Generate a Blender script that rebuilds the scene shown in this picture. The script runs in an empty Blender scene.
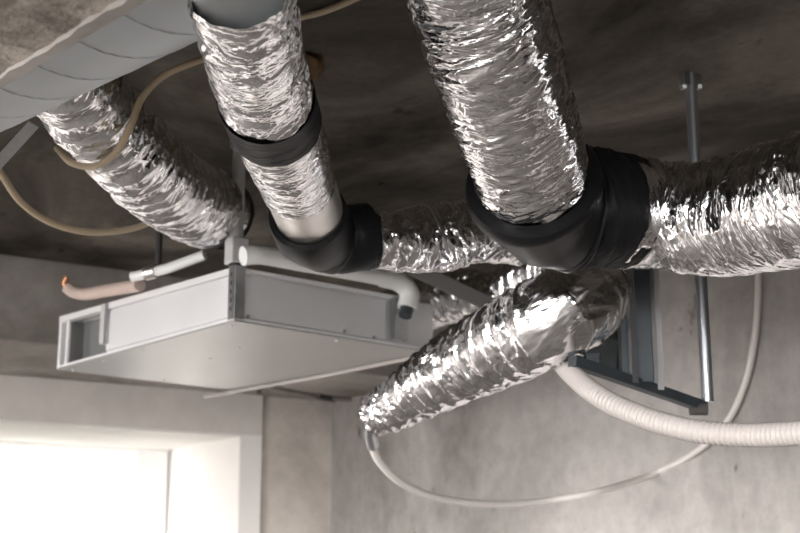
import bpy, math, random
import numpy as np
from mathutils import Vector, Matrix

# ------------------------------------------------------------------ camera
C = bpy.context.scene.collection
S = bpy.context.scene
F = 1300.0                                   # focal length in pixels of the 800 px frame
PITCH = math.radians(13.2)
YAW = math.radians(33.2)                     # heading, clockwise from +Y (room axis)
CAM = Vector((0, 0, 1.7))
fh = Vector((math.sin(YAW), math.cos(YAW), 0))
RT = Vector((math.cos(YAW), -math.sin(YAW), 0))
FW = fh * math.cos(PITCH) + Vector((0, 0, math.sin(PITCH)))
UP = RT.cross(FW)
cam = bpy.data.cameras.new('camera')
cam.sensor_width = 36
cam.lens = F / 800 * 36
cam.clip_start = 0.05
cam.dof.use_dof = True
cam.dof.focus_distance = 2.55
cam.dof.aperture_fstop = 5.6
co = bpy.data.objects.new('camera', cam)
C.objects.link(co)
co.matrix_world = Matrix.Translation(CAM) @ Matrix((RT, UP, -FW)).transposed().to_4x4()
S.camera = co

# ------------------------------------------------------------------ world, lights, exposure
w = bpy.data.worlds.new('World')
S.world = w
w.use_nodes = True
_nt = w.node_tree; _bg = _nt.nodes['Background']     # overcast sky above, daylit ground below the horizon
_tc = _nt.nodes.new('ShaderNodeTexCoord'); _sp = _nt.nodes.new('ShaderNodeSeparateXYZ'); _mr = _nt.nodes.new('ShaderNodeMapRange')
_nt.links.new(_tc.outputs['Generated'], _sp.inputs[0]); _nt.links.new(_sp.outputs[2], _mr.inputs[0])
_mr.inputs[1].default_value = -0.06; _mr.inputs[2].default_value = 0.03
_mr.inputs[3].default_value = 4.2; _mr.inputs[4].default_value = 27.0
_my = _nt.nodes.new('ShaderNodeMapRange'); _ml = _nt.nodes.new('ShaderNodeMath'); _ml.operation = 'MULTIPLY'   # the sky is dimmer on the side of the back wall
_nt.links.new(_sp.outputs[1], _my.inputs[0]); _my.inputs[1].default_value = 0.05; _my.inputs[2].default_value = 0.5
_my.inputs[3].default_value = 1.0; _my.inputs[4].default_value = 0.024
_nt.links.new(_mr.outputs[0], _ml.inputs[0]); _nt.links.new(_my.outputs[0], _ml.inputs[1])
_nt.links.new(_ml.outputs[0], _bg.inputs[1])
_bg.inputs[0].default_value = (1.0, 0.968, 0.955, 1)
S.view_settings.view_transform = 'Standard'
S.view_settings.look = 'None'
S.view_settings.gamma = 1
S.view_settings.exposure = 1.42
S.view_settings.use_curve_mapping = False

H = 3.1                                      # ceiling height
def portal(name, loc, rot, sx, sy):          # marks a window opening so that the sky light is sampled through it
    l = bpy.data.lights.new(name, 'AREA')
    l.shape = 'RECTANGLE'; l.size = sx; l.size_y = sy; l.cycles.is_portal = True
    o = bpy.data.objects.new(name, l); C.objects.link(o)
    o.location = loc; o.rotation_euler = rot
    return o
portal('daylight_left', (-4.45, -.35, 1.3), (0, -math.pi / 2, 0), 2.4, 2.0)
portal('daylight_left', (-4.45, 2.9, 1.3), (0, -math.pi / 2, 0), 2.4, 3.4)
portal('daylight_back', (1.05, 7.9, 1.75), (-math.pi / 2, 0, 0), 2.7, 1.6)
portal('daylight_rear', (-2.1, -4.45, 1.7), (math.pi / 2, 0, 0), 2.8, 1.7)

# ------------------------------------------------------------------ measuring helpers
def ray(x, y):
    return FW + RT * ((x - 400) / F) - UP * ((y - 266.5) / F)
def P(x, y, d):
    return CAM + ray(x, y) * d
def on_z(x, y, z):
    r = ray(x, y); return CAM + r * ((z - CAM.z) / r.z)
def on_y(x, y, Y):
    r = ray(x, y); return CAM + r * ((Y - CAM.y) / r.y)
def on_x(x, y, X):
    r = ray(x, y); return CAM + r * ((X - CAM.x) / r.x)

def py(p):
    d = Vector(p) - CAM; return 266.5 - d.dot(UP) / d.dot(FW) * F
def px_(p):
    d = Vector(p) - CAM; return 400 + d.dot(RT) / d.dot(FW) * F
# ------------------------------------------------------------------ materials
def newmat(name):
    m = bpy.data.materials.new(name); m.use_nodes = True
    nt = m.node_tree; b = nt.nodes['Principled BSDF']
    return m, nt, b
def N(nt, t, **k):
    n = nt.nodes.new(t)
    for a, v in k.items():
        if a in n.inputs: n.inputs[a].default_value = v
        else: setattr(n, a, v)
    return n
def ramp(nt, src, stops):
    r = nt.nodes.new('ShaderNodeValToRGB')
    e = r.color_ramp.elements
    while len(e) < len(stops): e.new(0.5)
    for i, (p, c) in enumerate(stops):
        e[i].position = p; e[i].color = (*c, 1) if len(c) == 3 else c
    nt.links.new(src, r.inputs[0])
    return r
def plain(name, col, rough=0.5, metal=0.0, bump=0.0, bscale=60, var=0.0, vscale=8, coord='Object'):
    m, nt, b = newmat(name)
    b.inputs['Base Color'].default_value = (*col, 1)
    b.inputs['Roughness'].default_value = rough
    b.inputs['Metallic'].default_value = metal
    tc = N(nt, 'ShaderNodeTexCoord')
    if var:
        n = N(nt, 'ShaderNodeTexNoise', Scale=vscale, Detail=5.0)
        nt.links.new(tc.outputs[coord], n.inputs['Vector'])
        lo = tuple(max(0, c * (1 - var)) for c in col); hi = tuple(min(1, c * (1 + var)) for c in col)
        r = ramp(nt, n.outputs['Fac'], [(0.3, lo), (0.7, hi)])
        nt.links.new(r.outputs[0], b.inputs['Base Color'])
    if bump:
        n = N(nt, 'ShaderNodeTexNoise', Scale=bscale, Detail=4.0)
        nt.links.new(tc.outputs[coord], n.inputs['Vector'])
        bp = N(nt, 'ShaderNodeBump', Strength=bump, Distance=0.01)
        nt.links.new(n.outputs['Fac'], bp.inputs['Height'])
        nt.links.new(bp.outputs[0], b.inputs['Normal'])
    return m
def concrete(name, dark, mid, light, scale=1.2, stretch=(1, 1, 1), spots=True, bump=0.35, fine=28):
    m, nt, b = newmat(name)
    b.inputs['Roughness'].default_value = 0.9
    b.inputs['Specular IOR Level'].default_value = 0.2
    tc = N(nt, 'ShaderNodeTexCoord')
    mp = N(nt, 'ShaderNodeMapping'); mp.inputs['Scale'].default_value = stretch
    nt.links.new(tc.outputs['Object'], mp.inputs[0])
    n = N(nt, 'ShaderNodeTexNoise', Scale=scale, Detail=7.0, Roughness=0.62, Distortion=0.6)
    nt.links.new(mp.outputs[0], n.inputs['Vector'])
    r = ramp(nt, n.outputs['Fac'], [(0.36, dark), (0.5, mid), (0.64, light)])
    n2 = N(nt, 'ShaderNodeTexNoise', Scale=fine, Detail=5.0, Roughness=0.7)
    nt.links.new(tc.outputs['Object'], n2.inputs['Vector'])
    r2 = ramp(nt, n2.outputs['Fac'], [(0.35, (0.88, 0.88, 0.88)), (0.65, (1.08, 1.08, 1.08))])
    mx = N(nt, 'ShaderNodeMix', data_type='RGBA', blend_type='MULTIPLY')
    mx.inputs[0].default_value = 1.0
    nt.links.new(r.outputs[0], mx.inputs[6]); nt.links.new(r2.outputs[0], mx.inputs[7])
    out = mx.outputs[2]
    if spots:                                # pits and rust spots
        v = N(nt, 'ShaderNodeTexNoise', Scale=7.0, Detail=4.0, Roughness=0.6)
        nt.links.new(mp.outputs[0], v.inputs['Vector'])
        r3 = ramp(nt, v.outputs['Fac'], [(0.66, (1, 1, 1)), (0.72, (0.4, 0.37, 0.34))])
        m2 = N(nt, 'ShaderNodeMix', data_type='RGBA', blend_type='MULTIPLY'); m2.inputs[0].default_value = 1.0
        nt.links.new(out, m2.inputs[6]); nt.links.new(r3.outputs[0], m2.inputs[7])
        out = m2.outputs[2]
    nt.links.new(out, b.inputs['Base Color'])
    bp = N(nt, 'ShaderNodeBump', Strength=bump, Distance=0.01)
    nt.links.new(n2.outputs['Fac'], bp.inputs['Height'])
    nt.links.new(bp.outputs[0], b.inputs['Normal'])
    return m
def foil(name, col=(0.84, 0.84, 0.85), rough=0.12, su=16.0, sv=60.0, bump=0.5, skew=0.0):
    m, nt, b = newmat(name)
    b.inputs['Base Color'].default_value = (*col, 1)
    b.inputs['Metallic'].default_value = 1.0
    uv = N(nt, 'ShaderNodeUVMap')
    mp = N(nt, 'ShaderNodeMapping'); mp.inputs['Scale'].default_value = (su, sv, 1); mp.inputs['Rotation'].default_value = (0, 0, skew)
    nt.links.new(uv.outputs[0], mp.inputs[0])
    n = N(nt, 'ShaderNodeTexNoise', Scale=1.0, Detail=3.0, Roughness=0.55, Distortion=1.2)
    nt.links.new(mp.outputs[0], n.inputs['Vector'])
    a = N(nt, 'ShaderNodeMath', operation='SUBTRACT'); a.inputs[1].default_value = 0.5
    nt.links.new(n.outputs['Fac'], a.inputs[0])
    ab = N(nt, 'ShaderNodeMath', operation='ABSOLUTE'); nt.links.new(a.outputs[0], ab.inputs[0])
    bp = N(nt, 'ShaderNodeBump', Strength=bump, Distance=0.012, invert=True)
    nt.links.new(ab.outputs[0], bp.inputs['Height'])
    nt.links.new(bp.outputs[0], b.inputs['Normal'])
    n3 = N(nt, 'ShaderNodeTexNoise', Scale=9.0, Detail=3.0)
    nt.links.new(uv.outputs[0], n3.inputs['Vector'])
    mr = N(nt, 'ShaderNodeMapRange'); mr.inputs[1].default_value = 0.3; mr.inputs[2].default_value = 0.7
    mr.inputs[3].default_value = rough * 0.7; mr.inputs[4].default_value = rough * 1.5
    nt.links.new(n3.outputs['Fac'], mr.inputs[0]); nt.links.new(mr.outputs[0], b.inputs['Roughness'])
    return m
M = {}
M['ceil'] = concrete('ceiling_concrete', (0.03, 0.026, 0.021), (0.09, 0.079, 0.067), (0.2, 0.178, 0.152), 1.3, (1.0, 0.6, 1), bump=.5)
M['wall'] = concrete('wall_concrete', (0.21, 0.195, 0.184), (0.32, 0.3, 0.285), (0.42, 0.395, 0.378), 0.8, (1, 1, 0.6), bump=0.15, fine=14)
M['wallb'] = concrete('bare_wall_concrete', (0.39, 0.35, 0.31), (0.48, 0.44, 0.4), (0.56, 0.52, 0.475), 1.2, (1, 1, 1), spots=False, bump=.1, fine=9)
M['beam'] = concrete('rough_beam_concrete', (0.2, 0.175, 0.15), (0.38, 0.34, 0.3), (0.6, 0.54, 0.48), 16.0, (1, 1, 1), bump=1.0, fine=90)
M['soffit'] = concrete('pale_beam_concrete', (0.2, 0.18, 0.165), (0.3, 0.28, 0.26), (0.4, 0.375, 0.35), 1.0, (1, 1, 1), spots=False, bump=.1, fine=9)
M['light_sink'] = concrete('light_absorbing_wall', (0.04, 0.035, 0.03), (0.06, 0.054, 0.048), (0.09, 0.082, 0.075), 1.0, spots=False)  # unseen walls, coloured dark to cut bounce light and foil reflections
M['plaster'] = plain('beige_plaster', (0.58, 0.545, 0.52), 0.85, var=0.06, bump=0.1)
M['white'] = plain('white_paint', (0.72, 0.695, 0.67), 0.6, var=0.02, bump=0.03)
M['pvc'] = plain('window_plastic', (0.8, 0.8, 0.79), 0.35, var=0.01)
M['gasket'] = plain('grey_gasket', (0.2, 0.2, 0.2), 0.6)
M['floor'] = concrete('floor_screed', (0.09, 0.083, 0.077), (0.13, 0.121, 0.112), (0.18, 0.168, 0.156), 1.0, spots=False)
M['foilA'] = foil('foil_fine_creases', su=10, sv=34, bump=0.55, rough=0.12)
M['foilB'] = foil('foil_loose_creases', su=10, sv=26, bump=0.55, rough=0.11)
M['foilC'] = foil('foil_smooth_quilted', su=14, sv=12, bump=0.45, rough=0.15)
M['alu'] = plain('brushed_sleeve', (0.72, 0.69, 0.66), 0.36, 1.0, bump=0.1, bscale=40)
M['galv'] = plain('galvanised_steel', (0.48, 0.49, 0.5), 0.42, 1.0, var=0.1, vscale=30)
M['galv_d'] = plain('dull_steel_channel', (0.055, 0.066, 0.074), 0.55, 0.4, var=0.15, vscale=20)
M['spiral'] = plain('spiral_duct_steel', (0.53, 0.57, 0.6), 0.55, 0.3, var=0.05, vscale=3)
M['unit'] = plain('unit_sheet_steel', (0.74, 0.74, 0.755), 0.5, 0.15, var=0.03, vscale=4)
M['lip'] = plain('edge_highlight_sheet', (0.85, 0.85, 0.85), 0.4, 0.1)  # paler than the casing sheet: edge highlights put into the colour
M['unit_b'] = plain('shaded_bottom_sheet', (0.36, 0.358, 0.35), 0.36, 0.4, var=0.03, vscale=3)  # darker than the casing sheet: shade of the underside put into the colour
M['foam'] = plain('grey_foam_lining', (0.2, 0.2, 0.2), 0.8, bump=0.2)
M['black'] = plain('black_tape', (0.009, 0.009, 0.010), 0.5, bump=0.35, bscale=22)
M['blacks'] = plain('black_rubber', (0.009, 0.009, 0.010), 0.4, bump=0.05, bscale=12)
for _k in ('black', 'blacks'): M[_k].node_tree.nodes['Principled BSDF'].inputs['Specular IOR Level'].default_value = 0.16
M['steel'] = plain('zinc_rod', (0.5, 0.52, 0.55), 0.38, 0.9)
M['cable'] = plain('beige_cable', (0.50, 0.40, 0.27), 0.5, var=0.06)
M['tube'] = plain('pale_tube', (0.7, 0.665, 0.63), 0.4, var=0.04)
M['hose'] = plain('white_hose_plastic', (0.40, 0.37, 0.35), 0.5)
M['rodg'] = plain('pale_grey_rod', (0.62, 0.62, 0.62), 0.45, 0.2)
M['insul'] = plain('white_pipe_insulation', (0.88, 0.89, 0.88), 0.5, bump=0.15, bscale=25)
M['pink'] = plain('pinkish_insulation', (0.6, 0.48, 0.42), 0.8, bump=0.3, bscale=30)
M['copper'] = plain('copper_end', (0.5, 0.25, 0.14), 0.4, 0.8)
M['rust'] = plain('brown_foam', (0.13, 0.075, 0.03), 0.9, bump=0.5, bscale=40, var=0.3, vscale=20)
M['dark'] = plain('dark_paint', (0.05, 0.047, 0.045), 0.6)
m = bpy.data.materials.new('window_glass'); m.use_nodes = True; nt = m.node_tree; nt.nodes.clear()
_o = nt.nodes.new('ShaderNodeOutputMaterial'); _t = nt.nodes.new('ShaderNodeBsdfTransparent'); _g = nt.nodes.new('ShaderNodeBsdfGlossy'); _x = nt.nodes.new('ShaderNodeMixShader')
_g.inputs['Roughness'].default_value = 0.02; _x.inputs[0].default_value = 0.06; _t.inputs[0].default_value = (.96, .98, .97, 1)
nt.links.new(_t.outputs[0], _x.inputs[1]); nt.links.new(_g.outputs[0], _x.inputs[2]); nt.links.new(_x.outputs[0], _o.inputs[0])
M['glass'] = m

# ------------------------------------------------------------------ mesh helpers
class MB:
    def __init__(s): s.v = []; s.f = []
    def add(s, vs, fs):
        o = len(s.v); s.v += [tuple(v) for v in vs]; s.f += [tuple(i + o for i in f) for f in fs]; return s
    def hexa(s, c):          # 8 corners: bottom 4 ccw, top 4
        return s.add(c, [(3, 2, 1, 0), (4, 5, 6, 7), (0, 1, 5, 4), (1, 2, 6, 5), (2, 3, 7, 6), (3, 0, 4, 7)])
    def box(s, a, b):
        x0, y0, z0 = a; x1, y1, z1 = b
        return s.hexa([(x0, y0, z0), (x1, y0, z0), (x1, y1, z0), (x0, y1, z0), (x0, y0, z1), (x1, y0, z1), (x1, y1, z1), (x0, y1, z1)])
    def bar(s, p, q, w, h, up=Vector((0, 0, 1))):
        p = Vector(p); q = Vector(q); d = (q - p).normalized()
        x = d.cross(up)
        if x.length < 1e-4: x = d.cross(Vector((1, 0, 0)))
        x.normalize(); y = x.cross(d)
        c = []
        for e in (p, q):
            for sx, sy in ((-1, -1), (1, -1), (1, 1), (-1, 1)):
                c.append(e + x * (sx * w / 2) + y * (sy * h / 2))
        return s.hexa([c[i] for i in range(8)])
    def tube(s, pts, r, seg=12, caps=True):
        pts = [Vector(p) for p in pts]; n = len(pts)
        rs = r if hasattr(r, '__len__') else [r] * n
        T = [(pts[min(i + 1, n - 1)] - pts[max(i - 1, 0)]).normalized() for i in range(n)]
        x = T[0].orthogonal().normalized(); o = len(s.v)
        for i in range(n):
            x = (x - T[i] * x.dot(T[i])).normalized(); y = T[i].cross(x)
            for k in range(seg):
                a = 2 * math.pi * k / seg
                s.v.append(tuple(pts[i] + (x * math.cos(a) + y * math.sin(a)) * rs[i]))
        for i in range(n - 1):
            for k in range(seg):
                k2 = (k + 1) % seg
                s.f.append((o + i * seg + k, o + i * seg + k2, o + (i + 1) * seg + k2, o + (i + 1) * seg + k))
        if caps:
            s.f.append(tuple(o + k for k in reversed(range(seg))))
            s.f.append(tuple(o + (n - 1) * seg + k for k in range(seg)))
        return s
    def build(s, name, mat, parent=None, smooth=False, bevel=0.0):
        me = bpy.data.meshes.new(name); me.from_pydata(s.v, [], s.f); me.update()
        if smooth: me.polygons.foreach_set('use_smooth', [True] * len(me.polygons))
        me.materials.append(M[mat] if isinstance(mat, str) else mat)
        o = bpy.data.objects.new(name, me); C.objects.link(o)
        if smooth and len(s.f) < 200000:
            try:
                me.set_sharp_from_angle(angle=math.radians(40))
            except Exception: pass
        if bevel:
            bv = o.modifiers.new('bevel', 'BEVEL'); bv.width = bevel; bv.segments = 2; bv.limit_method = 'ANGLE'
        if parent:
            o.parent = parent; o.matrix_parent_inverse = Matrix.Translation(-parent.location)
        return o
def smoothpath(pts, per=12):
    pts = [Vector(p) for p in pts]
    q = [pts[0] * 2 - pts[1]] + pts + [pts[-1] * 2 - pts[-2]]
    out = []
    for i in range(1, len(q) - 2):
        a, b_, c, d = q[i - 1], q[i], q[i + 1], q[i + 2]
        for k in range(per):
            t = k / per
            out.append(0.5 * ((2 * b_) + (c - a) * t + (2 * a - 5 * b_ + 4 * c - d) * t * t + (3 * b_ - a - 3 * c + d) * t ** 3))
    out.append(pts[-1])
    return out
def tag(o, label=None, cat=None, group=None, kind=None):
    if label: o['label'] = label
    if cat: o['category'] = cat
    if group: o['group'] = group
    if kind: o['kind'] = kind
    return o
def empty(name, loc):
    o = bpy.data.objects.new(name, None); C.objects.link(o); o.location = loc; o.empty_display_size = 0.1
    return o
def struct(o, label=None):
    return tag(o, label, kind='structure')

def t_at(path, val, fn=py):      # share of a path's length at which it reaches a height in the photograph
    cp = smoothpath(path, 24); L = [0]
    for a, b_ in zip(cp, cp[1:]): L.append(L[-1] + (b_ - a).length)
    k = min(range(len(cp)), key=lambda i: abs(fn(cp[i]) - val)); return L[k] / L[-1]
# vectorised value noise, periodic in u with nu cells
def vn(u, v, nu, seed):
    rng = np.random.RandomState(seed)
    vmin = int(np.floor(v.min())) - 1; nv = int(np.ceil(v.max())) - vmin + 3
    g = rng.rand(nv, nu)
    ui = np.floor(u).astype(int); vi = np.floor(v).astype(int)
    fu = u - ui; fv = v - vi
    fu = fu * fu * (3 - 2 * fu); fv = fv * fv * (3 - 2 * fv)
    a = g[vi - vmin, ui % nu]; b_ = g[vi - vmin, (ui + 1) % nu]
    c = g[vi + 1 - vmin, ui % nu]; d = g[vi + 1 - vmin, (ui + 1) % nu]
    return (a * (1 - fu) + b_ * fu) * (1 - fv) + (c * (1 - fu) + d * fu) * fv
def ridged(u, v, nu, seed):
    return 1 - np.abs(2 * vn(u, v, nu, seed) - 1) * 1.0

def duct_mesh(name, path, radii, mat, parent=None, nseg=200, step=0.0028, pitch=0.05, coil=0.003, coil_sharp=2.0,
              amp=0.006, na=9, lv=0.03, skew=0.5, seed=1, t0=0.0, t1=1.0, facet=0.0, bulge=0.0, wire=0.0, fine=0.35):
    """crinkled tube along a smooth path; radii interpolated along it; t0..t1 the stretch used"""
    cp = smoothpath(path, 24)
    pos = np.array([tuple(p) for p in cp]); L = np.r_[0, np.cumsum(np.linalg.norm(np.diff(pos, axis=0), axis=1))]
    tot = L[-1]
    n = max(8, int(tot * (t1 - t0) / step))
    s = np.linspace(tot * t0, tot * t1, n)
    p = np.stack([np.interp(s, L, pos[:, k]) for k in range(3)], 1)
    # smooth tangents
    s2 = np.stack([np.interp(np.clip(s + 0.04, 0, tot), L, pos[:, k]) for k in range(3)], 1)
    s1 = np.stack([np.interp(np.clip(s - 0.04, 0, tot), L, pos[:, k]) for k in range(3)], 1)
    T = s2 - s1; T /= np.linalg.norm(T, axis=1)[:, None]
    X = np.zeros_like(p)
    x = np.cross(T[0], [0, 0, 1.0]); x /= np.linalg.norm(x)
    for i in range(n):
        x = x - T[i] * x.dot(T[i]); x /= np.linalg.norm(x); X[i] = x
    Y = np.cross(T, X)
    R = np.interp(s / tot, np.linspace(0, 1, len(radii)), radii)
    th = np.linspace(0, 1, nseg, endpoint=False)
    TH, SS = np.meshgrid(th, s)
    nlow = 5
    warp = (vn(TH * nlow, SS / 0.13, nlow, seed + 50) - 0.5)
    warp2 = (vn(TH * 11, SS / 0.05, 11, seed + 51) - 0.5)
    ph = SS / pitch + TH + warp * 0.55
    fr = np.abs((ph % 1.0) - 0.5) * 2                 # 1 at the wire, 0 between
    d = coil * (fr ** coil_sharp - 0.4)
    if wire: d = d + wire * np.exp(-((1 - fr) / 0.09) ** 2)
    vv = SS / lv + warp * 2.2 + warp2 * 0.9
    U = TH * na + warp2 * 0.8
    sk = skew * np.sin(2 * np.pi * TH + 1.0) * 1.5
    c1 = ridged(U, vv + sk, na, seed)
    c2 = ridged(U * 2 + 0.5 * warp, vv * 2.1 - sk, na * 2, seed + 1)
    c3 = ridged(U * 4, vv * 3.7 + sk, na * 4, seed + 2)
    c4 = vn(TH * na * 5, SS / lv * 5.5 + warp2 * 3, na * 5, seed + 3)
    patch = 0.55 + 0.9 * vn(TH * 4, SS / 0.11, 4, seed + 4)
    d = d + amp * patch * ((c1 - 0.5) + 0.55 * (c2 - 0.5) + fine * (c3 - 0.5) + fine * 0.35 * (c4 - 0.5))
    if facet:
        d = d + facet * (ridged(TH * 7 + warp, SS / 0.07 + TH * 0 + warp2, 7, seed + 9) ** 2 - 0.4)
    if bulge: d = d + bulge * (vn(TH * 3, SS / 0.2, 3, seed + 8) - 0.5)
    RR = R[:, None] + d
    ang = TH * 2 * np.pi
    V = p[:, None, :] + (X[:, None, :] * np.cos(ang)[..., None] + Y[:, None, :] * np.sin(ang)[..., None]) * RR[..., None]
    # small drift along the axis folds the creases over
    V = V + T[:, None, :] * ((c2 - 0.5) * amp * 0.8)[..., None]
    V = V.reshape(-1, 3)
    i = np.arange(n - 1)[:, None]; k = np.arange(nseg)[None, :]; k2 = (k + 1) % nseg
    fcs = np.stack([i * nseg + k, i * nseg + k2, (i + 1) * nseg + k2, (i + 1) * nseg + k], -1).reshape(-1, 4)
    uu = np.stack([k + 0 * i, k + 1 + 0 * i, k + 1 + 0 * i, k + 0 * i], -1).reshape(-1) / nseg * 2 * np.pi * np.mean(R)
    vvv = np.stack([s[i] + 0 * k, s[i] + 0 * k, s[i + 1] + 0 * k, s[i + 1] + 0 * k], -1).reshape(-1)
    me = bpy.data.meshes.new(name)
    me.vertices.add(len(V)); me.vertices.foreach_set('co', V.astype(np.float32).ravel())
    me.loops.add(fcs.size); me.loops.foreach_set('vertex_index', fcs.astype(np.int32).ravel())
    me.polygons.add(len(fcs)); me.polygons.foreach_set('loop_start', np.arange(0, fcs.size, 4, dtype=np.int32))
    try: me.polygons.foreach_set('loop_total', np.full(len(fcs), 4, dtype=np.int32))
    except Exception: pass
    me.polygons.foreach_set('use_smooth', np.ones(len(fcs), dtype=bool))
    uvl = me.uv_layers.new(name='UVMap')
    uvl.data.foreach_set('uv', np.stack([uu, vvv], 1).astype(np.float32).ravel())
    me.update(calc_edges=True)
    me.materials.append(M[mat])
    o = bpy.data.objects.new(name, me); C.objects.link(o)
    if parent:
        o.parent = parent; o.matrix_parent_inverse = Matrix.Translation(-parent.location)
    return o
def ringprof(path, prof, seg=72):
    """a revolved profile: prof = [(t along path 0..1, radius)...] in order"""
    cp = smoothpath(path, 24)
    L = [0]
    for a, b_ in zip(cp, cp[1:]): L.append(L[-1] + (b_ - a).length)
    def at(t):
        d = min(max(t, 0), 1) * L[-1]
        for i in range(len(L) - 1):
            if L[i + 1] >= d: 
                f = (d - L[i]) / max(1e-9, L[i + 1] - L[i]); return cp[i].lerp(cp[i + 1], f)
        return cp[-1]
    x = None; mb = MB(); n = len(prof)
    for t, r in prof:
        a = at(t); T = (at(t + 0.03) - at(t - 0.03)).normalized()
        if x is None: x = T.cross(Vector((0, 0, 1))).normalized()
        x = (x - T * x.dot(T)).normalized(); y = T.cross(x)
        for k in range(seg):
            an = 2 * math.pi * k / seg
            mb.v.append(tuple(a + (x * math.cos(an) + y * math.sin(an)) * r))
    for i in range(n - 1):
        for k in range(seg):
            k2 = (k + 1) % seg
            mb.f.append((i * seg + k, i * seg + k2, (i + 1) * seg + k2, (i + 1) * seg + k))
    return mb

# ------------------------------------------------------------------ room shell
cc = on_z(333, 338, H)
XR, YB = cc.x, cc.y                                   # right wall plane, back wall plane
XL, YF = -4.2, -4.2
zs = on_y(333, 402, YB).z                             # underside of the beam along the window wall
yb = on_z(200, 359, zs).y                             # room face of that beam
print('room', XR, YB, zs, yb)
struct(MB().box((XL - .3, YF - .3, -0.2), (XR + .3, YB + .3, 0)).build('floor', 'floor'))
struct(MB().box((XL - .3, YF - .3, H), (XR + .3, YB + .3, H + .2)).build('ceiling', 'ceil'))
struct(MB().box((XR, 2.6, 0), (XR + .3, YB + .3, H)).build('wall_right', 'wall'), 'bare grey concrete wall behind the looped tube')
struct(MB().box((XR, YF - .3, 0), (XR + .3, 2.5995, H)).build('wall_side', 'light_sink'))  # unseen stretch of the right wall, added dark so the foil reflects less light
# window wall: opening from its right jamb and head
jx = on_y(240, 435, YB).x; YO = on_x(171, 450, jx - .012).y + .16; hz = on_y(240, 435, YB).z; wl = jx - 2.6; sill = hz - 1.5
mb = MB().box((jx, YB, 0), (XR, YO, H)).box((XL, YB, 0), (wl, YO, H)).box((wl, YB, hz), (jx, YO, H)).box((wl, YB, 0), (jx, YO, sill))
struct(mb.build('wall_back', 'wallb'))
px = on_y(260, 420, YB).x
# plaster lining over the bare wall left of the corner strip
t = 0.03
mb = MB().box((XL, YB - t, hz), (px, YB - .0005, zs - .0005)).box((XL, YB - t, 0), (wl, YB - .0005, hz)).box((wl, YB - t, 0), (jx, YB - .0005, sill))
struct(mb.build('trim_1', 'plaster'), 'beige plaster lining above the window')
struct(MB().box((jx, YB - t, 0), (px, YB - .0005, hz)).build('trim_2', 'white'), 'white plaster strip beside the window opening')
# painted reveal
def rv(a, b_, n): return struct(MB().box(a, b_).build(n, 'white'))
rv((jx - .012, YB - t, sill), (jx - .0005, YO - .05, hz), 'trim_3')
rv((wl, YB - t, hz - .012), (jx - .0125, YO - .05, hz - .0005), 'trim_4')
# beam along the window wall
struct(MB().box((XL, yb, zs), (XR - .0005, YB - .0005, H - .0005)).build('trim_5', 'soffit', bevel=.008), 'concrete downstand beam over the window wall')
# window 1
W = empty('window_1', (jx - 1.3, YO - .1, sill)); struct(W, 'overexposed bright window with off-white plastic frame')
y0, y1 = YO - .15, YO - .07
print('win', YB, YO, jx, sill, hz)
xi = on_y(168, 460, y0).x; xo = on_y(137, 460, y0).x; zi = hz - .012
zt = on_y(100, 451, y0).z
f = MB().box((xo, y0, sill), (jx - .013, y1, zi)).box((wl, y0, zt), (xo, y1, zi)).box((wl, y0, sill), (xo, y1, sill + .09)).box((wl, y0, sill + .09), (wl + .09, y1, zt))
f.build('window_frame', 'pvc', W, bevel=.006)
g = MB().box((xi, y0 - .002, sill + .05), (xi + .008, y0 + .005, zt + .02)); g.build('gasket', 'gasket', W)
MB().box((wl + .09, y0 + .03, sill + .09), (xo, y0 + .036, zt)).build('glass_pane', 'glass', W)
# walls out of view, with the openings that let the daylight in
struct(MB().box((XL - .3, YF - .3, 0), (XL, -1.3, H)).box((XL - .3, 4.5, 0), (XL, YB + .3, H)).box((XL - .3, .6, 0), (XL, 1.3, H)).box((XL - .3, -1.3, 0), (XL, 4.5, .15)).box((XL - .3, -1.3, 2.45), (XL, 4.5, H)).build('wall_left', 'light_sink'))
struct(MB().box((XL, YF - .3, 0), (-3.4, YF, H)).box((-.7, YF - .3, 0), (XR, YF, H)).box((-3.4, YF - .3, 0), (-.7, YF, .9)).box((-3.4, YF - .3, 2.5), (-.7, YF, H)).build('wall_front', 'light_sink'))

# rough concrete beam overhead at the near left
zb = 1.7 + 0.70
e0 = on_z(-260, 240, zb); e1 = on_z(330, -121, zb)
dr = (e1 - e0).normalized(); nr = Vector((dr.y, -dr.x, 0))
if nr.dot(CAM - e0) < 0: nr = -nr
mb = MB()
nl, nw = 160, 40
prof = [(-.012, H - .001), (-.012, zb + .03), (-.008, zb + .008), (0.0, zb)] + [(.36 * k / 40, zb) for k in range(1, 41)] + [(.37, H - .001)]
L = (e1 - e0).length
for i in range(nl + 1):
    for j, (a, z) in enumerate(prof):
        p = e0 + dr * (L * i / nl) + nr * a; 
        rr = random.Random(i * 99 + j); k = 0.0022 if 0 < j < len(prof) - 1 else 0
        mb.v.append((p.x + nr.x * rr.uniform(-k, k), p.y + nr.y * rr.uniform(-k, k), z + (rr.uniform(-k, k) * .6 if k else 0)))
npf = len(prof)
for i in range(nl):
    for j in range(npf - 1):
        mb.f.append((i * npf + j, (i + 1) * npf + j, (i + 1) * npf + j + 1, i * npf + j + 1))
struct(mb.build('trim_6', 'beam', smooth=True), 'rough concrete beam edge over the large spiral duct')

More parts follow.
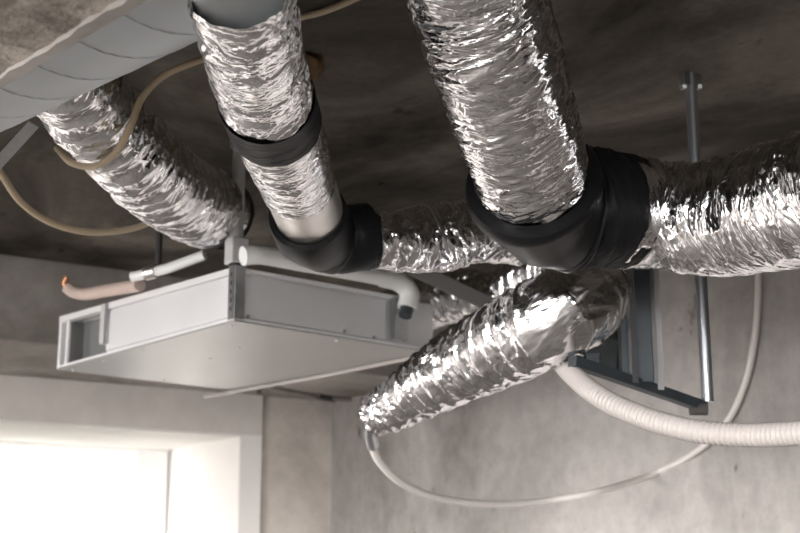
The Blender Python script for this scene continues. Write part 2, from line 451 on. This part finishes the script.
mb = MB()
for i in range(61):
    p = e0 + dr * (L * i / 60); rr = random.Random(i + 7)
    for a, z in ((-.016, zb + .04), (-.015, zb + .002), (-.008, zb - .006), (.010 + rr.uniform(-.004, .004), zb - .005), (.015 + rr.uniform(-.004, .004), zb + .003)):
        q = p + nr * a; mb.v.append((q.x, q.y, z))
for i in range(60):
    for j in range(4): mb.f.append((i * 5 + j, i * 5 + 5 + j, i * 5 + 6 + j, i * 5 + 1 + j))
struct(mb.build('trim_7', 'soffit', smooth=True), 'paler mortar edge of the rough concrete beam')

# ------------------------------------------------------------------ large spiral duct with takeoff
R = 0.235
zax = H - R - .03
q1 = on_z(62, -34, zax); q2 = on_z(-148, 92, zax)
ax = (q2 - q1).normalized()
sd = empty('spiral_duct', q1 + ax * 0.0)
tag(sd, 'large smooth grey spiral-seam metal duct, top left below the concrete', 'air duct')
A0 = q1 - ax * 1.2; A1 = q1 + ax * 3.2
mb = MB(); seg = 96; n = 1500; Ls = (A1 - A0).length; lead = .15
x = ax.cross(Vector((0, 0, 1))).normalized(); y = ax.cross(x)
pp = []
for i in range(n + 1):
    s = Ls * i / n
    for k in range(seg):
        a = 2 * math.pi * k / seg
        fph = (s / lead - k / seg) % 1.0
        dd = abs(fph - .5) * lead
        h = -0.003 if dd < 0.0016 else (0.0008 if dd < 0.006 else 0)
        r_ = R + h
        mb.v.append(tuple(A0 + ax * s + (x * math.cos(a) + y * math.sin(a)) * r_))
for i in range(n):
    for k in range(seg):
        k2 = (k + 1) % seg
        mb.f.append((i * seg + k, i * seg + k2, (i + 1) * seg + k2, (i + 1) * seg + k))
mb.f.append(tuple(reversed(range(seg)))); mb.f.append(tuple(n * seg + k for k in range(seg)))
mb.build('duct_shell', 'spiral', sd, smooth=True)

# ------------------------------------------------------------------ flexible duct 1 (upper, banded)
h1 = [P(232, -50, 1.95), P(246, 15, 2.1), P(256, 65, 2.32), P(272, 115, 2.58), P(288, 157, 2.82), P(303, 196, 3.08), P(312, 222, 3.26)]
top = P(243, 0, 2.06)
f1 = empty('flexible_duct', P(256, 65, 2.32))
tag(f1, 'crumpled silver foil duct hanging from the spiral duct, with a black tape band', 'air duct')
duct_mesh('foil_sleeve', h1, [.081, .083, .086, .088, .087, .084, .08], 'foilA', f1, nseg=240, step=.0022, pitch=.055, coil=.002, amp=.0062, na=7, lv=.026, skew=.7, seed=11, t0=t_at(h1, -16), t1=t_at(h1, 184))
duct_mesh('tape_band', h1, [.094, .094, .094, .095, .094, .091, .087], 'black', f1, nseg=120, step=.003, coil=.0, amp=.0012, na=5, lv=.02, seed=5, t0=t_at(h1, 97), t1=t_at(h1, 122))
duct_mesh('metal_sleeve', h1, [.084] * 7, 'alu', f1, nseg=96, step=.004, coil=.0008, pitch=.02, amp=.0008, na=5, lv=.05, seed=6, t0=t_at(h1, 181), t1=.995)
cl = ringprof([P(222, -90, 1.93), P(238, -30, 2.03), P(244, -2, 2.075)], [(0.0, .13), (.3, .1), (.5, .0895), (.86, .0875), (.9, .089), (.96, .089), (1.0, .087), (1.0, .078)])
cl.build('takeoff_collar', 'spiral', sd, smooth=True)

def elbow(name, loc, path, prof, ring, label, rmat='blacks'):
    e = empty(name, loc); tag(e, label, 'duct elbow')
    ringprof(path, prof).build('elbow_body', rmat, e, smooth=True)
    return e
p1 = [P(305, 207, 3.15), P(315, 231, 3.28), P(334, 240, 3.36), P(356, 238, 3.38), P(372, 235, 3.4)]
e1_ = elbow('duct_elbow', P(315, 231, 3.28), p1, [(0.12, .083), (.12, .097), (.18, .1), (.36, .1), (.45, .095), (.55, .09), (.6, .088)], None,
            'black taped elbow under the band-wrapped foil duct, just above the white pipe')
duct_mesh('tape_wrap', p1, [.09, .089, .088, .087, .086], 'black', e1_, nseg=120, step=.003, coil=0, amp=.003, na=6, lv=.03, seed=77, t0=.5, t1=.97)
# run to the right, behind
r1 = [P(366, 237, 3.39), P(395, 240, 3.44), P(430, 238, 3.5), P(470, 232, 3.55), P(520, 236, 3.6)]
o = duct_mesh('flexible_duct', r1, [.076, .078, .083, .09, .085, .08, .08], 'foilB', nseg=160, step=.003, pitch=.06, coil=.004, amp=.008, na=6, lv=.04, seed=21, bulge=.012)
tag(o, 'blurred foil duct running right from the smaller black elbow, behind the large one', 'air duct')
wr = smoothpath([P(388, 214, 3.4), P(412, 206, 3.38), P(428, 205, 3.38), P(438, 222, 3.37), P(446, 236, 3.385), P(458, 237, 3.39)], 8)
tag(MB().tube(wr, .0035, 8).build('cable', 'dark', smooth=True), 'thin black wire looped over the blurred middle foil duct', 'cable')

# ------------------------------------------------------------------ flexible duct 2 (big, front)
h2 = [P(440, -170, 2.2), P(458, -75, 2.36), P(476, -10, 2.5), P(493, 50, 2.6), P(511, 110, 2.72), P(526, 160, 2.84), P(535, 190, 2.92), P(541, 212, 2.99)]
f2 = empty('flexible_duct', P(500, 70, 2.65))
tag(f2, 'largest crinkled silver foil duct coming down in front to the big black elbow', 'air duct')
duct_mesh('foil_sleeve', h2, [.127, .128, .128, .128, .127, .124, .121, .118], 'foilA', f2, nseg=340, step=.0021, pitch=.05, coil=.0015, amp=.0075, na=6, lv=.02, skew=1.3, seed=31, t0=0, t1=.98, bulge=.008, facet=.003, fine=.35)
p2 = [P(530, 170, 2.85), P(539, 198, 2.94), P(561, 207, 2.99), P(596, 209, 3.03), P(638, 212, 3.1)]
e2 = elbow('duct_elbow', P(541, 206, 2.98), p2, [(.1, .12), (.1, .15), (.115, .154), (.17, .155), (.2, .148), (.36, .147), (.48, .145), (.55, .14), (.66, .134)], None,
           'big glossy black elbow with a wide rim joining the two front foil ducts')
rg = ringprof(p2, [(.50, .138), (.505, .148), (.52, .151), (.535, .148), (.54, .135)]); rg.build('rim', 'blacks', e2, smooth=True)
duct_mesh('tape_wrap', p2, [.15, .146, .142, .137, .132], 'black', e2, nseg=220, step=.0028, coil=0, amp=.007, na=6, lv=.03, seed=78, t0=.54, t1=.88)
h3 = [P(612, 210, 3.05), P(655, 215, 3.1), P(705, 219, 3.02), P(750, 212, 2.9), P(800, 199, 2.75), P(860, 180, 2.58), P(960, 148, 2.32), P(1120, 100, 2.02)]
o = duct_mesh('flexible_duct', h3, [.128, .131, .132, .131, .130, .130, .130], 'foilB', nseg=320, step=.0023, pitch=.065, coil=.002, amp=.0062, na=8, lv=.032, seed=41, facet=.006, bulge=.012, skew=.5, fine=.45)
tag(o, 'foil duct running right out of the photo from the big black elbow', 'air duct')
MB().tube(smoothpath([P(700, 166, 2.98), P(725, 159, 2.93), P(760, 149, 2.85), P(800, 139, 2.72), P(850, 122, 2.57)], 8), .006, 8).build('seam', 'galv', o, smooth=True)

# ------------------------------------------------------------------ flexible duct 3 (left, behind spiral duct)
h5 = [P(52, 56, 2.95), P(95, 114, 3.2), P(132, 154, 3.4), P(162, 182, 3.7), P(190, 200, 4.08), P(216, 212, 4.5)]
f5 = empty('flexible_duct', P(125, 155, 3.38))
tag(f5, 'foil duct at the left slanting down from behind the spiral duct to the unit', 'air duct')
duct_mesh('foil_sleeve', h5, [.104, .106, .11, .116, .124, .126], 'foilB', f5, nseg=240, step=.0028, pitch=.075, coil=.009, amp=.0065, na=6, lv=.034, seed=51, facet=.004, wire=.003, skew=.8, t1=.97)
duct_mesh('tape_band', h5, [.116, .118, .12, .123, .132, .132], 'black', f5, nseg=120, step=.004, coil=0, amp=.002, na=6, lv=.03, seed=52, t0=.93, t1=1.0)

# ------------------------------------------------------------------ flexible duct 4 (hooked, open end)
h4 = [P(378, 414, 4.1), P(402, 400, 3.98), P(440, 377, 3.8), P(490, 350, 3.58), P(535, 327, 3.4), P(563, 312, 3.33), P(583, 299, 3.42), P(592, 288, 3.6), P(588, 277, 3.85), P(570, 270, 4.08), P(545, 274, 4.25), P(520, 290, 4.4)]
f4 = empty('flexible_duct', P(490, 350, 3.58))
tag(f4, 'hook-shaped foil duct with wire rings, its narrow free end hanging over the wall', 'air duct')
duct_mesh('foil_sleeve', h4, [.062, .078, .094, .105, .11, .11, .108, .104, .1, .1, .1], 'foilC', f4, nseg=220, step=.003, pitch=.066, coil=.008, coil_sharp=1.5, amp=.0055, na=9, lv=.036, seed=61, facet=.006, wire=.005, skew=.4)
ringprof([h4[0], h4[1]], [(-.0, .05), (0, .066), (.08, .067), (.12, .064)]).build('end_ring', 'alu', f4, smooth=True)

# duct behind the unit's pipe elbow
r5 = [P(385, 318, 5.3), P(420, 306, 5.1), P(455, 296, 4.9), P(490, 298, 4.7), P(530, 310, 4.6), P(570, 320, 4.6)]
o = duct_mesh('flexible_duct', r5, [.1, .1, .095, .09, .085, .08], 'foilB', nseg=120, step=.005, pitch=.06, coil=.005, amp=.012, na=5, lv=.06, seed=71)
tag(o, 'blurred foil duct low behind the pipe elbow at the right end of the unit', 'air duct')

# ------------------------------------------------------------------ ceiling unit
U0 = P(235, 320.5, 4.2); zu = U0.z
U1 = on_z(58, 369, zu); U3 = on_z(437, 353, zu)
A = U1 - U0; B = U3 - U0
la, lb = A.length, B.length; A = A / la; B = B / lb
def topz(px_, py_, base):       # height above a base point from its picture height
    d = (base - CAM).dot(FW); return (P(px_, py_, d).z)
z0 = topz(235, 264, U0) - zu; z1 = topz(58, 307, U1) - zu; z3 = topz(437, 301, U3) - zu
print('unit', la, lb, z0, z1, z3, math.degrees(A.angle(B)))
def U(s, t, k, e=0.0):
    """s metres along the left face, t along the right face, k fraction of the casing height"""
    h = z0 + (z1 - z0) * s / la * .55 + (z3 - z0) * t / lb
    return U0 + A * s + B * t + Vector((0, 0, h * k + e))
def ub(mb, s0, s1, t0, t1, k0, k1, e0=0.0, e1=0.0):
    return mb.hexa([U(s0, t0, k0, e0), U(s0, t1, k0, e0), U(s1, t1, k0, e0), U(s1, t0, k0, e0),
                    U(s0, t0, k1, e1), U(s0, t1, k1, e1), U(s1, t1, k1, e1), U(s1, t0, k1, e1)])
un = empty('ceiling_unit', U0)
tag(un, 'flat grey metal air-conditioning unit hung below the ceiling near the window', 'air conditioner')
sr = la * .70      # where the recess begins on the left face
g = .012
body = MB(); ub(body, g, sr, g, lb - g, .03, .97)
ub(body, sr, la - .01, lb * .45, lb - g, .03, .97)
ub(body, sr, la - .01, .09, lb * .45, .93, .97)
body.build('casing', 'unit', un)
lin = MB(); ub(lin, sr + .001, la - .02, .10, .11, .03, .92); ub(lin, la - .02, la - .012, .02, .1, .03, .92); lin.build('recess_lining', 'foam', un)
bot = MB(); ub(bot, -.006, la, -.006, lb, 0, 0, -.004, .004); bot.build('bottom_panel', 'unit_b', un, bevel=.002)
# left face frame
fl = MB()
ub(fl, 0, la, -.008, .03, .88, 1.0)              # top flange
ub(fl, 0, la, -.006, .006, .0, .055)             # lower flange
fl.build('flange', 'lip', un, bevel=.0015)
ef = MB(); ub(ef, la - .02, la, -.006, .02, 0, 1.0); ub(ef, la - .004, la, -.006, .22, 0, 1.0); ub(ef, la - .075, la - .055, .0, .012, .03, .95)
ef.build('end_flange', 'lip', un, bevel=.002)
sp = MB(); ub(sp, .035, sr - .01, .002, g, .1, .86); sp.build('side_panel', 'unit', un, bevel=.003)
hk = MB(); ub(hk, sr - .035, sr + .0, -.022, .004, .22, .98); ub(hk, sr + .0, sr + .035, -.006, .0, .3, .98); ub(hk, sr - .035, sr - .03, -.022, .03, .22, .98)
hk.build('hanging_bracket', 'rodg', un, bevel=.002)
# corner post
cpn = MB(); ub(cpn, -.008, .03, -.012, .0, .02, 1.04); ub(cpn, -.012, .0, -.012, .03, .02, 1.04)
cpn.build('corner_post', 'galv', un, bevel=.0015)
for k in range(5):
    sl = MB(); ub(sl, .008, .014, -.0135, -.0118, .18 + .16 * k, .26 + .16 * k); sl.build('slot', 'dark', un)
# right face
rf = MB(); ub(rf, -.006, .03, 0, lb * .8, .93, 1.0); ub(rf, -.006, .006, 0, lb, 0, .055); rf.build('flange', 'lip', un, bevel=.0015)
rp = MB(); ub(rp, .002, g, .035, lb * .72, .08, .88); rp.build('side_panel', 'unit', un, bevel=.003)
hk = MB(); ub(hk, -.022, .004, lb * .745, lb * .745 + .006, .12, .95); ub(hk, -.022, -.016, lb * .745, lb * .82, .12, .95); ub(hk, -.022, .004, lb * .81, lb * .815, .12, .6)
hk.build('hanging_bracket', 'galv', un, bevel=.002)
for (t_, k_) in ((.05, .1), (.5, .12), (.65, .1), (.93, .12)):
    c = U(-.007, lb * t_, k_); MB().tube([c, c - A * .004], .006, 10).build('screw', 'galv', un)
for (s_, t_) in ((.05, .03), (.5, .03), (.75, .04), (.97, .05), (.03, .5), (.04, .93), (.5, .35), (.3, .3), (.95, .5)):
    c = U(la * s_, lb * t_, 0, -.004); MB().tube([c, c - Vector((0, 0, .004))], .007, 10).build('screw', 'galv', un)
# light edge rail along the far bottom edge, running past the end
e = MB().tube([on_z(205, 397, zu - .012), on_z(320, 376.5, zu - .012), on_z(436, 353, zu - .012)], .008, 10)
ra = e.build('support_rod', 'hose', smooth=True); tag(ra, 'thin pale rod along the far lower edge of the unit', 'rod')
# upper tray on top
mb = MB(); ub(mb, .05, la * .9, .06, lb * .9, .97, 1.0, 0, .0); 

cz = zs - .012
o = MB().tube([on_z(256, 384, cz), on_z(285, 391, cz), on_z(322, 398, cz), on_z(352, 400, cz)], .012, 10).build('conduit', 'soffit', smooth=True)
tag(o, 'thin dusty conduit under the beam in the wall corner', 'conduit')
MB().tube([on_z(256, 376, cz), on_z(259, 392, cz)], .016, 10).build('clip', 'dark', o)
MB().tube([on_z(318, 396, cz), on_z(334, 399.5, cz)], .017, 10).build('clip', 'dark', o)
# hanging rods
def hrod(px_, pyt, base, r, label, top_nut=True, mat='steel', group=None):
    tp = Vector((base.x, base.y, H))
    o = empty('threaded_rod', base); tag(o, label, 'rod', group)
    MB().tube([base, tp], r, 16).build('rod', mat, o, smooth=True)
    MB().tube([tp - Vector((0, 0, .03)), tp - Vector((0, 0, .012))], r * 1.5, 6).build('nut', 'galv', o)
    MB().box((tp.x - .025, tp.y - .025, H - .006), (tp.x + .025, tp.y + .025, H - .0005)).build('washer_plate', 'galv', o)
    return o
bp = U(-.006, -.006, 1.04)
o = hrod(232, 150, bp, .021, 'pale grey rod holding up the near corner of the unit', mat='rodg')
MB().tube([bp, bp + Vector((0, 0, .05))], .028, 6).build('nut', 'galv', o)
MB().bar(bp + Vector((0, 0, .0)), bp + Vector((0, 0, .085)), .06, .06).build('clamp', 'rodg', o, bevel=.004)
bb = P(158, 268, 4.75); o = hrod(158, 240, bb, .012, 'short dark rod behind the foil duct above the unit', mat='dark')

# white insulated pipe along the right side and its elbow
pz = [P(243, 256, 4.1), P(262, 255, 4.14), P(300, 262, 4.28), P(345, 270, 4.46), P(380, 277, 4.6), P(399, 282, 4.66), P(409, 293, 4.68), P(407, 308, 4.66)]
ip = empty('insulated_pipe', pz[4]); tag(ip, 'white insulated pipe on the unit bending down at its right end', 'pipe')
MB().tube(smoothpath(pz, 8), [.031] * 33 + [.036] * 24, 20).build('insulation', 'insul', ip, smooth=True)
MB().tube([pz[-1], P(405, 316, 4.64)], .024, 16).build('pipe_end', 'galv_d', ip, smooth=True)
# pipes lying on the left of the unit
pp = empty('pipe', P(170, 272, 4.5)); tag(pp, 'off-white pipe stub with a clamp lying behind the left top edge of the unit', 'pipe')
MB().tube([P(132, 277, 4.6), P(166, 269, 4.55), P(205, 255, 4.5)], .018, 14).build('tube', 'insul', pp, smooth=True)
MB().tube([P(146, 273.5, 4.58), P(156, 271, 4.565)], .026, 14).build('clamp', 'alu', pp, smooth=True)
pk = empty('pipe', P(85, 295, 4.9)); tag(pk, 'pinkish bent pipe end sticking up left of the unit', 'pipe')
MB().tube(smoothpath([P(66, 286, 5.0), P(74, 292, 5.0), P(86, 294, 4.98), P(104, 291, 4.9), P(140, 285, 4.7)], 6), .024, 14).build('insulation', 'pink', pk, smooth=True)
MB().tube([P(66, 286, 5.0), P(64, 283, 5.0), P(67, 277, 5.0)], .013, 12).build('pipe_end', 'copper', pk, smooth=True)
# dark channel behind the hooked duct
db = MB().bar(P(412, 268, 4.4), P(506, 312, 4.25), .03, .05).build('metal_channel', 'dark', bevel=.003)
tag(db, 'dark slanting metal channel in front of the blurred low foil duct', 'metal channel')

# ------------------------------------------------------------------ hanging frame at the right
ct = on_z(690, 74, H); rb = Vector((ct.x, ct.y, P(698, 408, (ct - CAM).dot(FW)).z))
fr = empty('hanging_frame', rb); tag(fr, 'grey steel hanging frame with channels below the right-hand foil duct', 'metal frame')
dd = (rb - CAM).dot(FW)
rr = Vector((ct.x, ct.y, H))
MB().tube([rb - Vector((0, 0, .01)), rr], .0165, 16).build('post', 'steel', fr, smooth=True)
MB().box((ct.x - .035, ct.y - .012, H - .04), (ct.x + .035, ct.y + .012, H - .0005)).build('ceiling_bracket', 'galv', fr)
for sx in (-1, 1):
    c = rr + RT * (sx * .022) - Vector((0, 0, .04)); MB().tube([c - FW * .02, c + FW * .02], .007, 6).build('bolt', 'galv', fr)
ra_ = P(704, 407, dd); rbm = P(572, 361, dd - .25)
MB().bar(rbm, ra_, .03, .028).build('rail', 'galv_d', fr, bevel=.002)
MB().tube([P(690, 409, dd - .02), P(707, 409, dd - .02)], .018, 10).build('bolt', 'dark', fr)
q = P(659, 390, dd - .1)
MB().bar(q, Vector((q.x, q.y, q.z + .42)), .02, .02).build('post', 'rodg', fr)
q = P(637, 383, dd - .12)
ch = MB().bar(q, Vector((q.x, q.y, q.z + .4)), .085, .04, up=FW); ch.build('channel', 'galv_d', fr, bevel=.003)
q2_ = P(634, 383, dd - .15); MB().bar(q2_, Vector((q2_.x, q2_.y, q2_.z + .4)), .014, .02).build('channel_lip', 'steel', fr)
q = P(612, 374, dd + .42)
MB().bar(q, Vector((q.x, q.y, q.z + .36)), .09, .06, up=FW).build('channel', 'dark', fr)
MB().bar(P(606, 228, dd + .1), P(694, 236, dd + .02), .03, .03).build('rail', 'galv_d', fr, bevel=.002)
MB().bar(P(575, 345, dd + .36), P(625, 362, dd + .02), .05, .12).build('cross_plate', 'galv_d', fr, bevel=.003)
MB().bar(P(592, 352, dd - .1), P(592, 366, dd - .1), .04, .03, up=FW).build('hanger_clip', 'galv_d', fr, bevel=.003)

# ------------------------------------------------------------------ hoses, tubes, cables
hp = smoothpath([P(538, 322, 3.66), P(556, 356, 3.52), P(590, 390, 3.15), P(635, 414, 3.0), P(690, 430, 2.88), P(745, 435, 2.8), P(800, 433, 2.7), P(860, 424, 2.6), P(1000, 398, 2.4), P(1180, 350, 2.2)], 60)
L = [0]
for a, b_ in zip(hp, hp[1:]): L.append(L[-1] + (b_ - a).length)
npt = int(L[-1] / .0011); arr = np.array([tuple(p) for p in hp]); ss = np.linspace(0, L[-1], npt)
arr = np.stack([np.interp(ss, L, arr[:, k]) for k in range(3)], 1)
rs = [.0235 + .003 * abs(math.sin(s / .0125 * math.pi)) for s in ss]
o = MB().tube([Vector(a) for a in arr], rs, 24).build('corrugated_hose', 'hose', smooth=True)
tag(o, 'thick white ribbed plastic hose curving right from under the hooked foil duct', 'hose')

wx = XR - .022
tp = [P(370, 427, 4.15), P(371, 440, 4.2), P(379, 461, 4.3), P(402, 483, 4.45), P(440, 498, 4.7), P(490, 504, 4.95)] + \
     [P(545, 501, 5.15), P(600, 491, 5.2), on_x(655, 473, wx), on_x(697, 451, wx), on_x(728, 420, wx), on_x(746, 380, wx), on_x(755, 335, wx), on_x(758, 290, wx), on_x(758, 240, wx)]
tp += [Vector((wx, tp[-1].y, H - .02))]
o = MB().tube(smoothpath(tp, 10), [.0135] * (len(tp) * 10 - 9), 12).build('thin_tube', 'tube', smooth=True)
tag(o, 'thin pale tube looping low from the hooked duct end up the right wall', 'tube')
MB_c = MB().tube([P(371, 427, 4.12), P(370, 434, 4.15), P(373, 446, 4.2)], .02, 10).build('end_fitting', 'galv', o, smooth=True)

# beige cables upper left
cb = smoothpath([on_z(430, -40, H - .03), on_z(390, -18, H - .02), on_z(350, 1, H - .014), on_z(322, 12, H - .012), on_z(292, 20, H - .012), P(255, 38, 3.2), P(205, 58, 3.1), P(165, 75, 3.1), P(142, 98, 3.1), P(130, 128, 3.1), P(116, 152, 3.15), P(95, 166, 3.18), P(72, 163, 3.22), P(57, 148, 3.3)], 10)
o = MB().tube(cb, .0085, 10).build('cable', 'cable', smooth=True)
tag(o, 'beige cable crossing the ceiling and draped around the left foil duct', 'cable')
cb = smoothpath([P(-40, 110, 3.3), P(0, 172, 3.4), P(22, 203, 3.5), P(52, 223, 3.6), P(88, 232, 3.7), P(125, 230, 3.85), P(150, 222, 4.0), P(175, 205, 4.1)], 10)
o = MB().tube(cb, .0095, 10).build('cable', 'cable', smooth=True)
tag(o, 'beige cable hanging in a low arc at the far left under the ceiling', 'cable')
# metal strap at the far left
st = MB().bar(P(-6, 168, 3.0), P(34, 124, 2.9), .003, .026, up=FW.cross(Vector((0, 0, 1)))).build('metal_strap', 'galv')
tag(st, 'short grey metal strap below the spiral duct at the left edge', 'strap')
# brown foam lump on the ceiling
c = on_z(312, 62, H)
import bmesh
bm = bmesh.new(); bmesh.ops.create_icosphere(bm, subdivisions=4, radius=1)
for v in bm.verts:
    nn = v.co.normalized(); k = 1 + .12 * math.sin(nn.x * 5 + nn.y * 3) + .07 * math.sin(nn.y * 11 + nn.z * 7)
    q = RT * (nn.x * .036 * k) + fh * (nn.y * .075 * k) + Vector((0, 0, nn.z * .03 * k)); v.co = q
me = bpy.data.meshes.new('foam_lump'); bm.to_mesh(me); bm.free(); me.materials.append(M['rust'])
for p in me.polygons: p.use_smooth = True
o = bpy.data.objects.new('foam_lump', me); o.location = c - Vector((0, 0, .012)); C.objects.link(o)
tag(o, 'brown foam lump stuck on the ceiling right of the banded duct', 'foam')
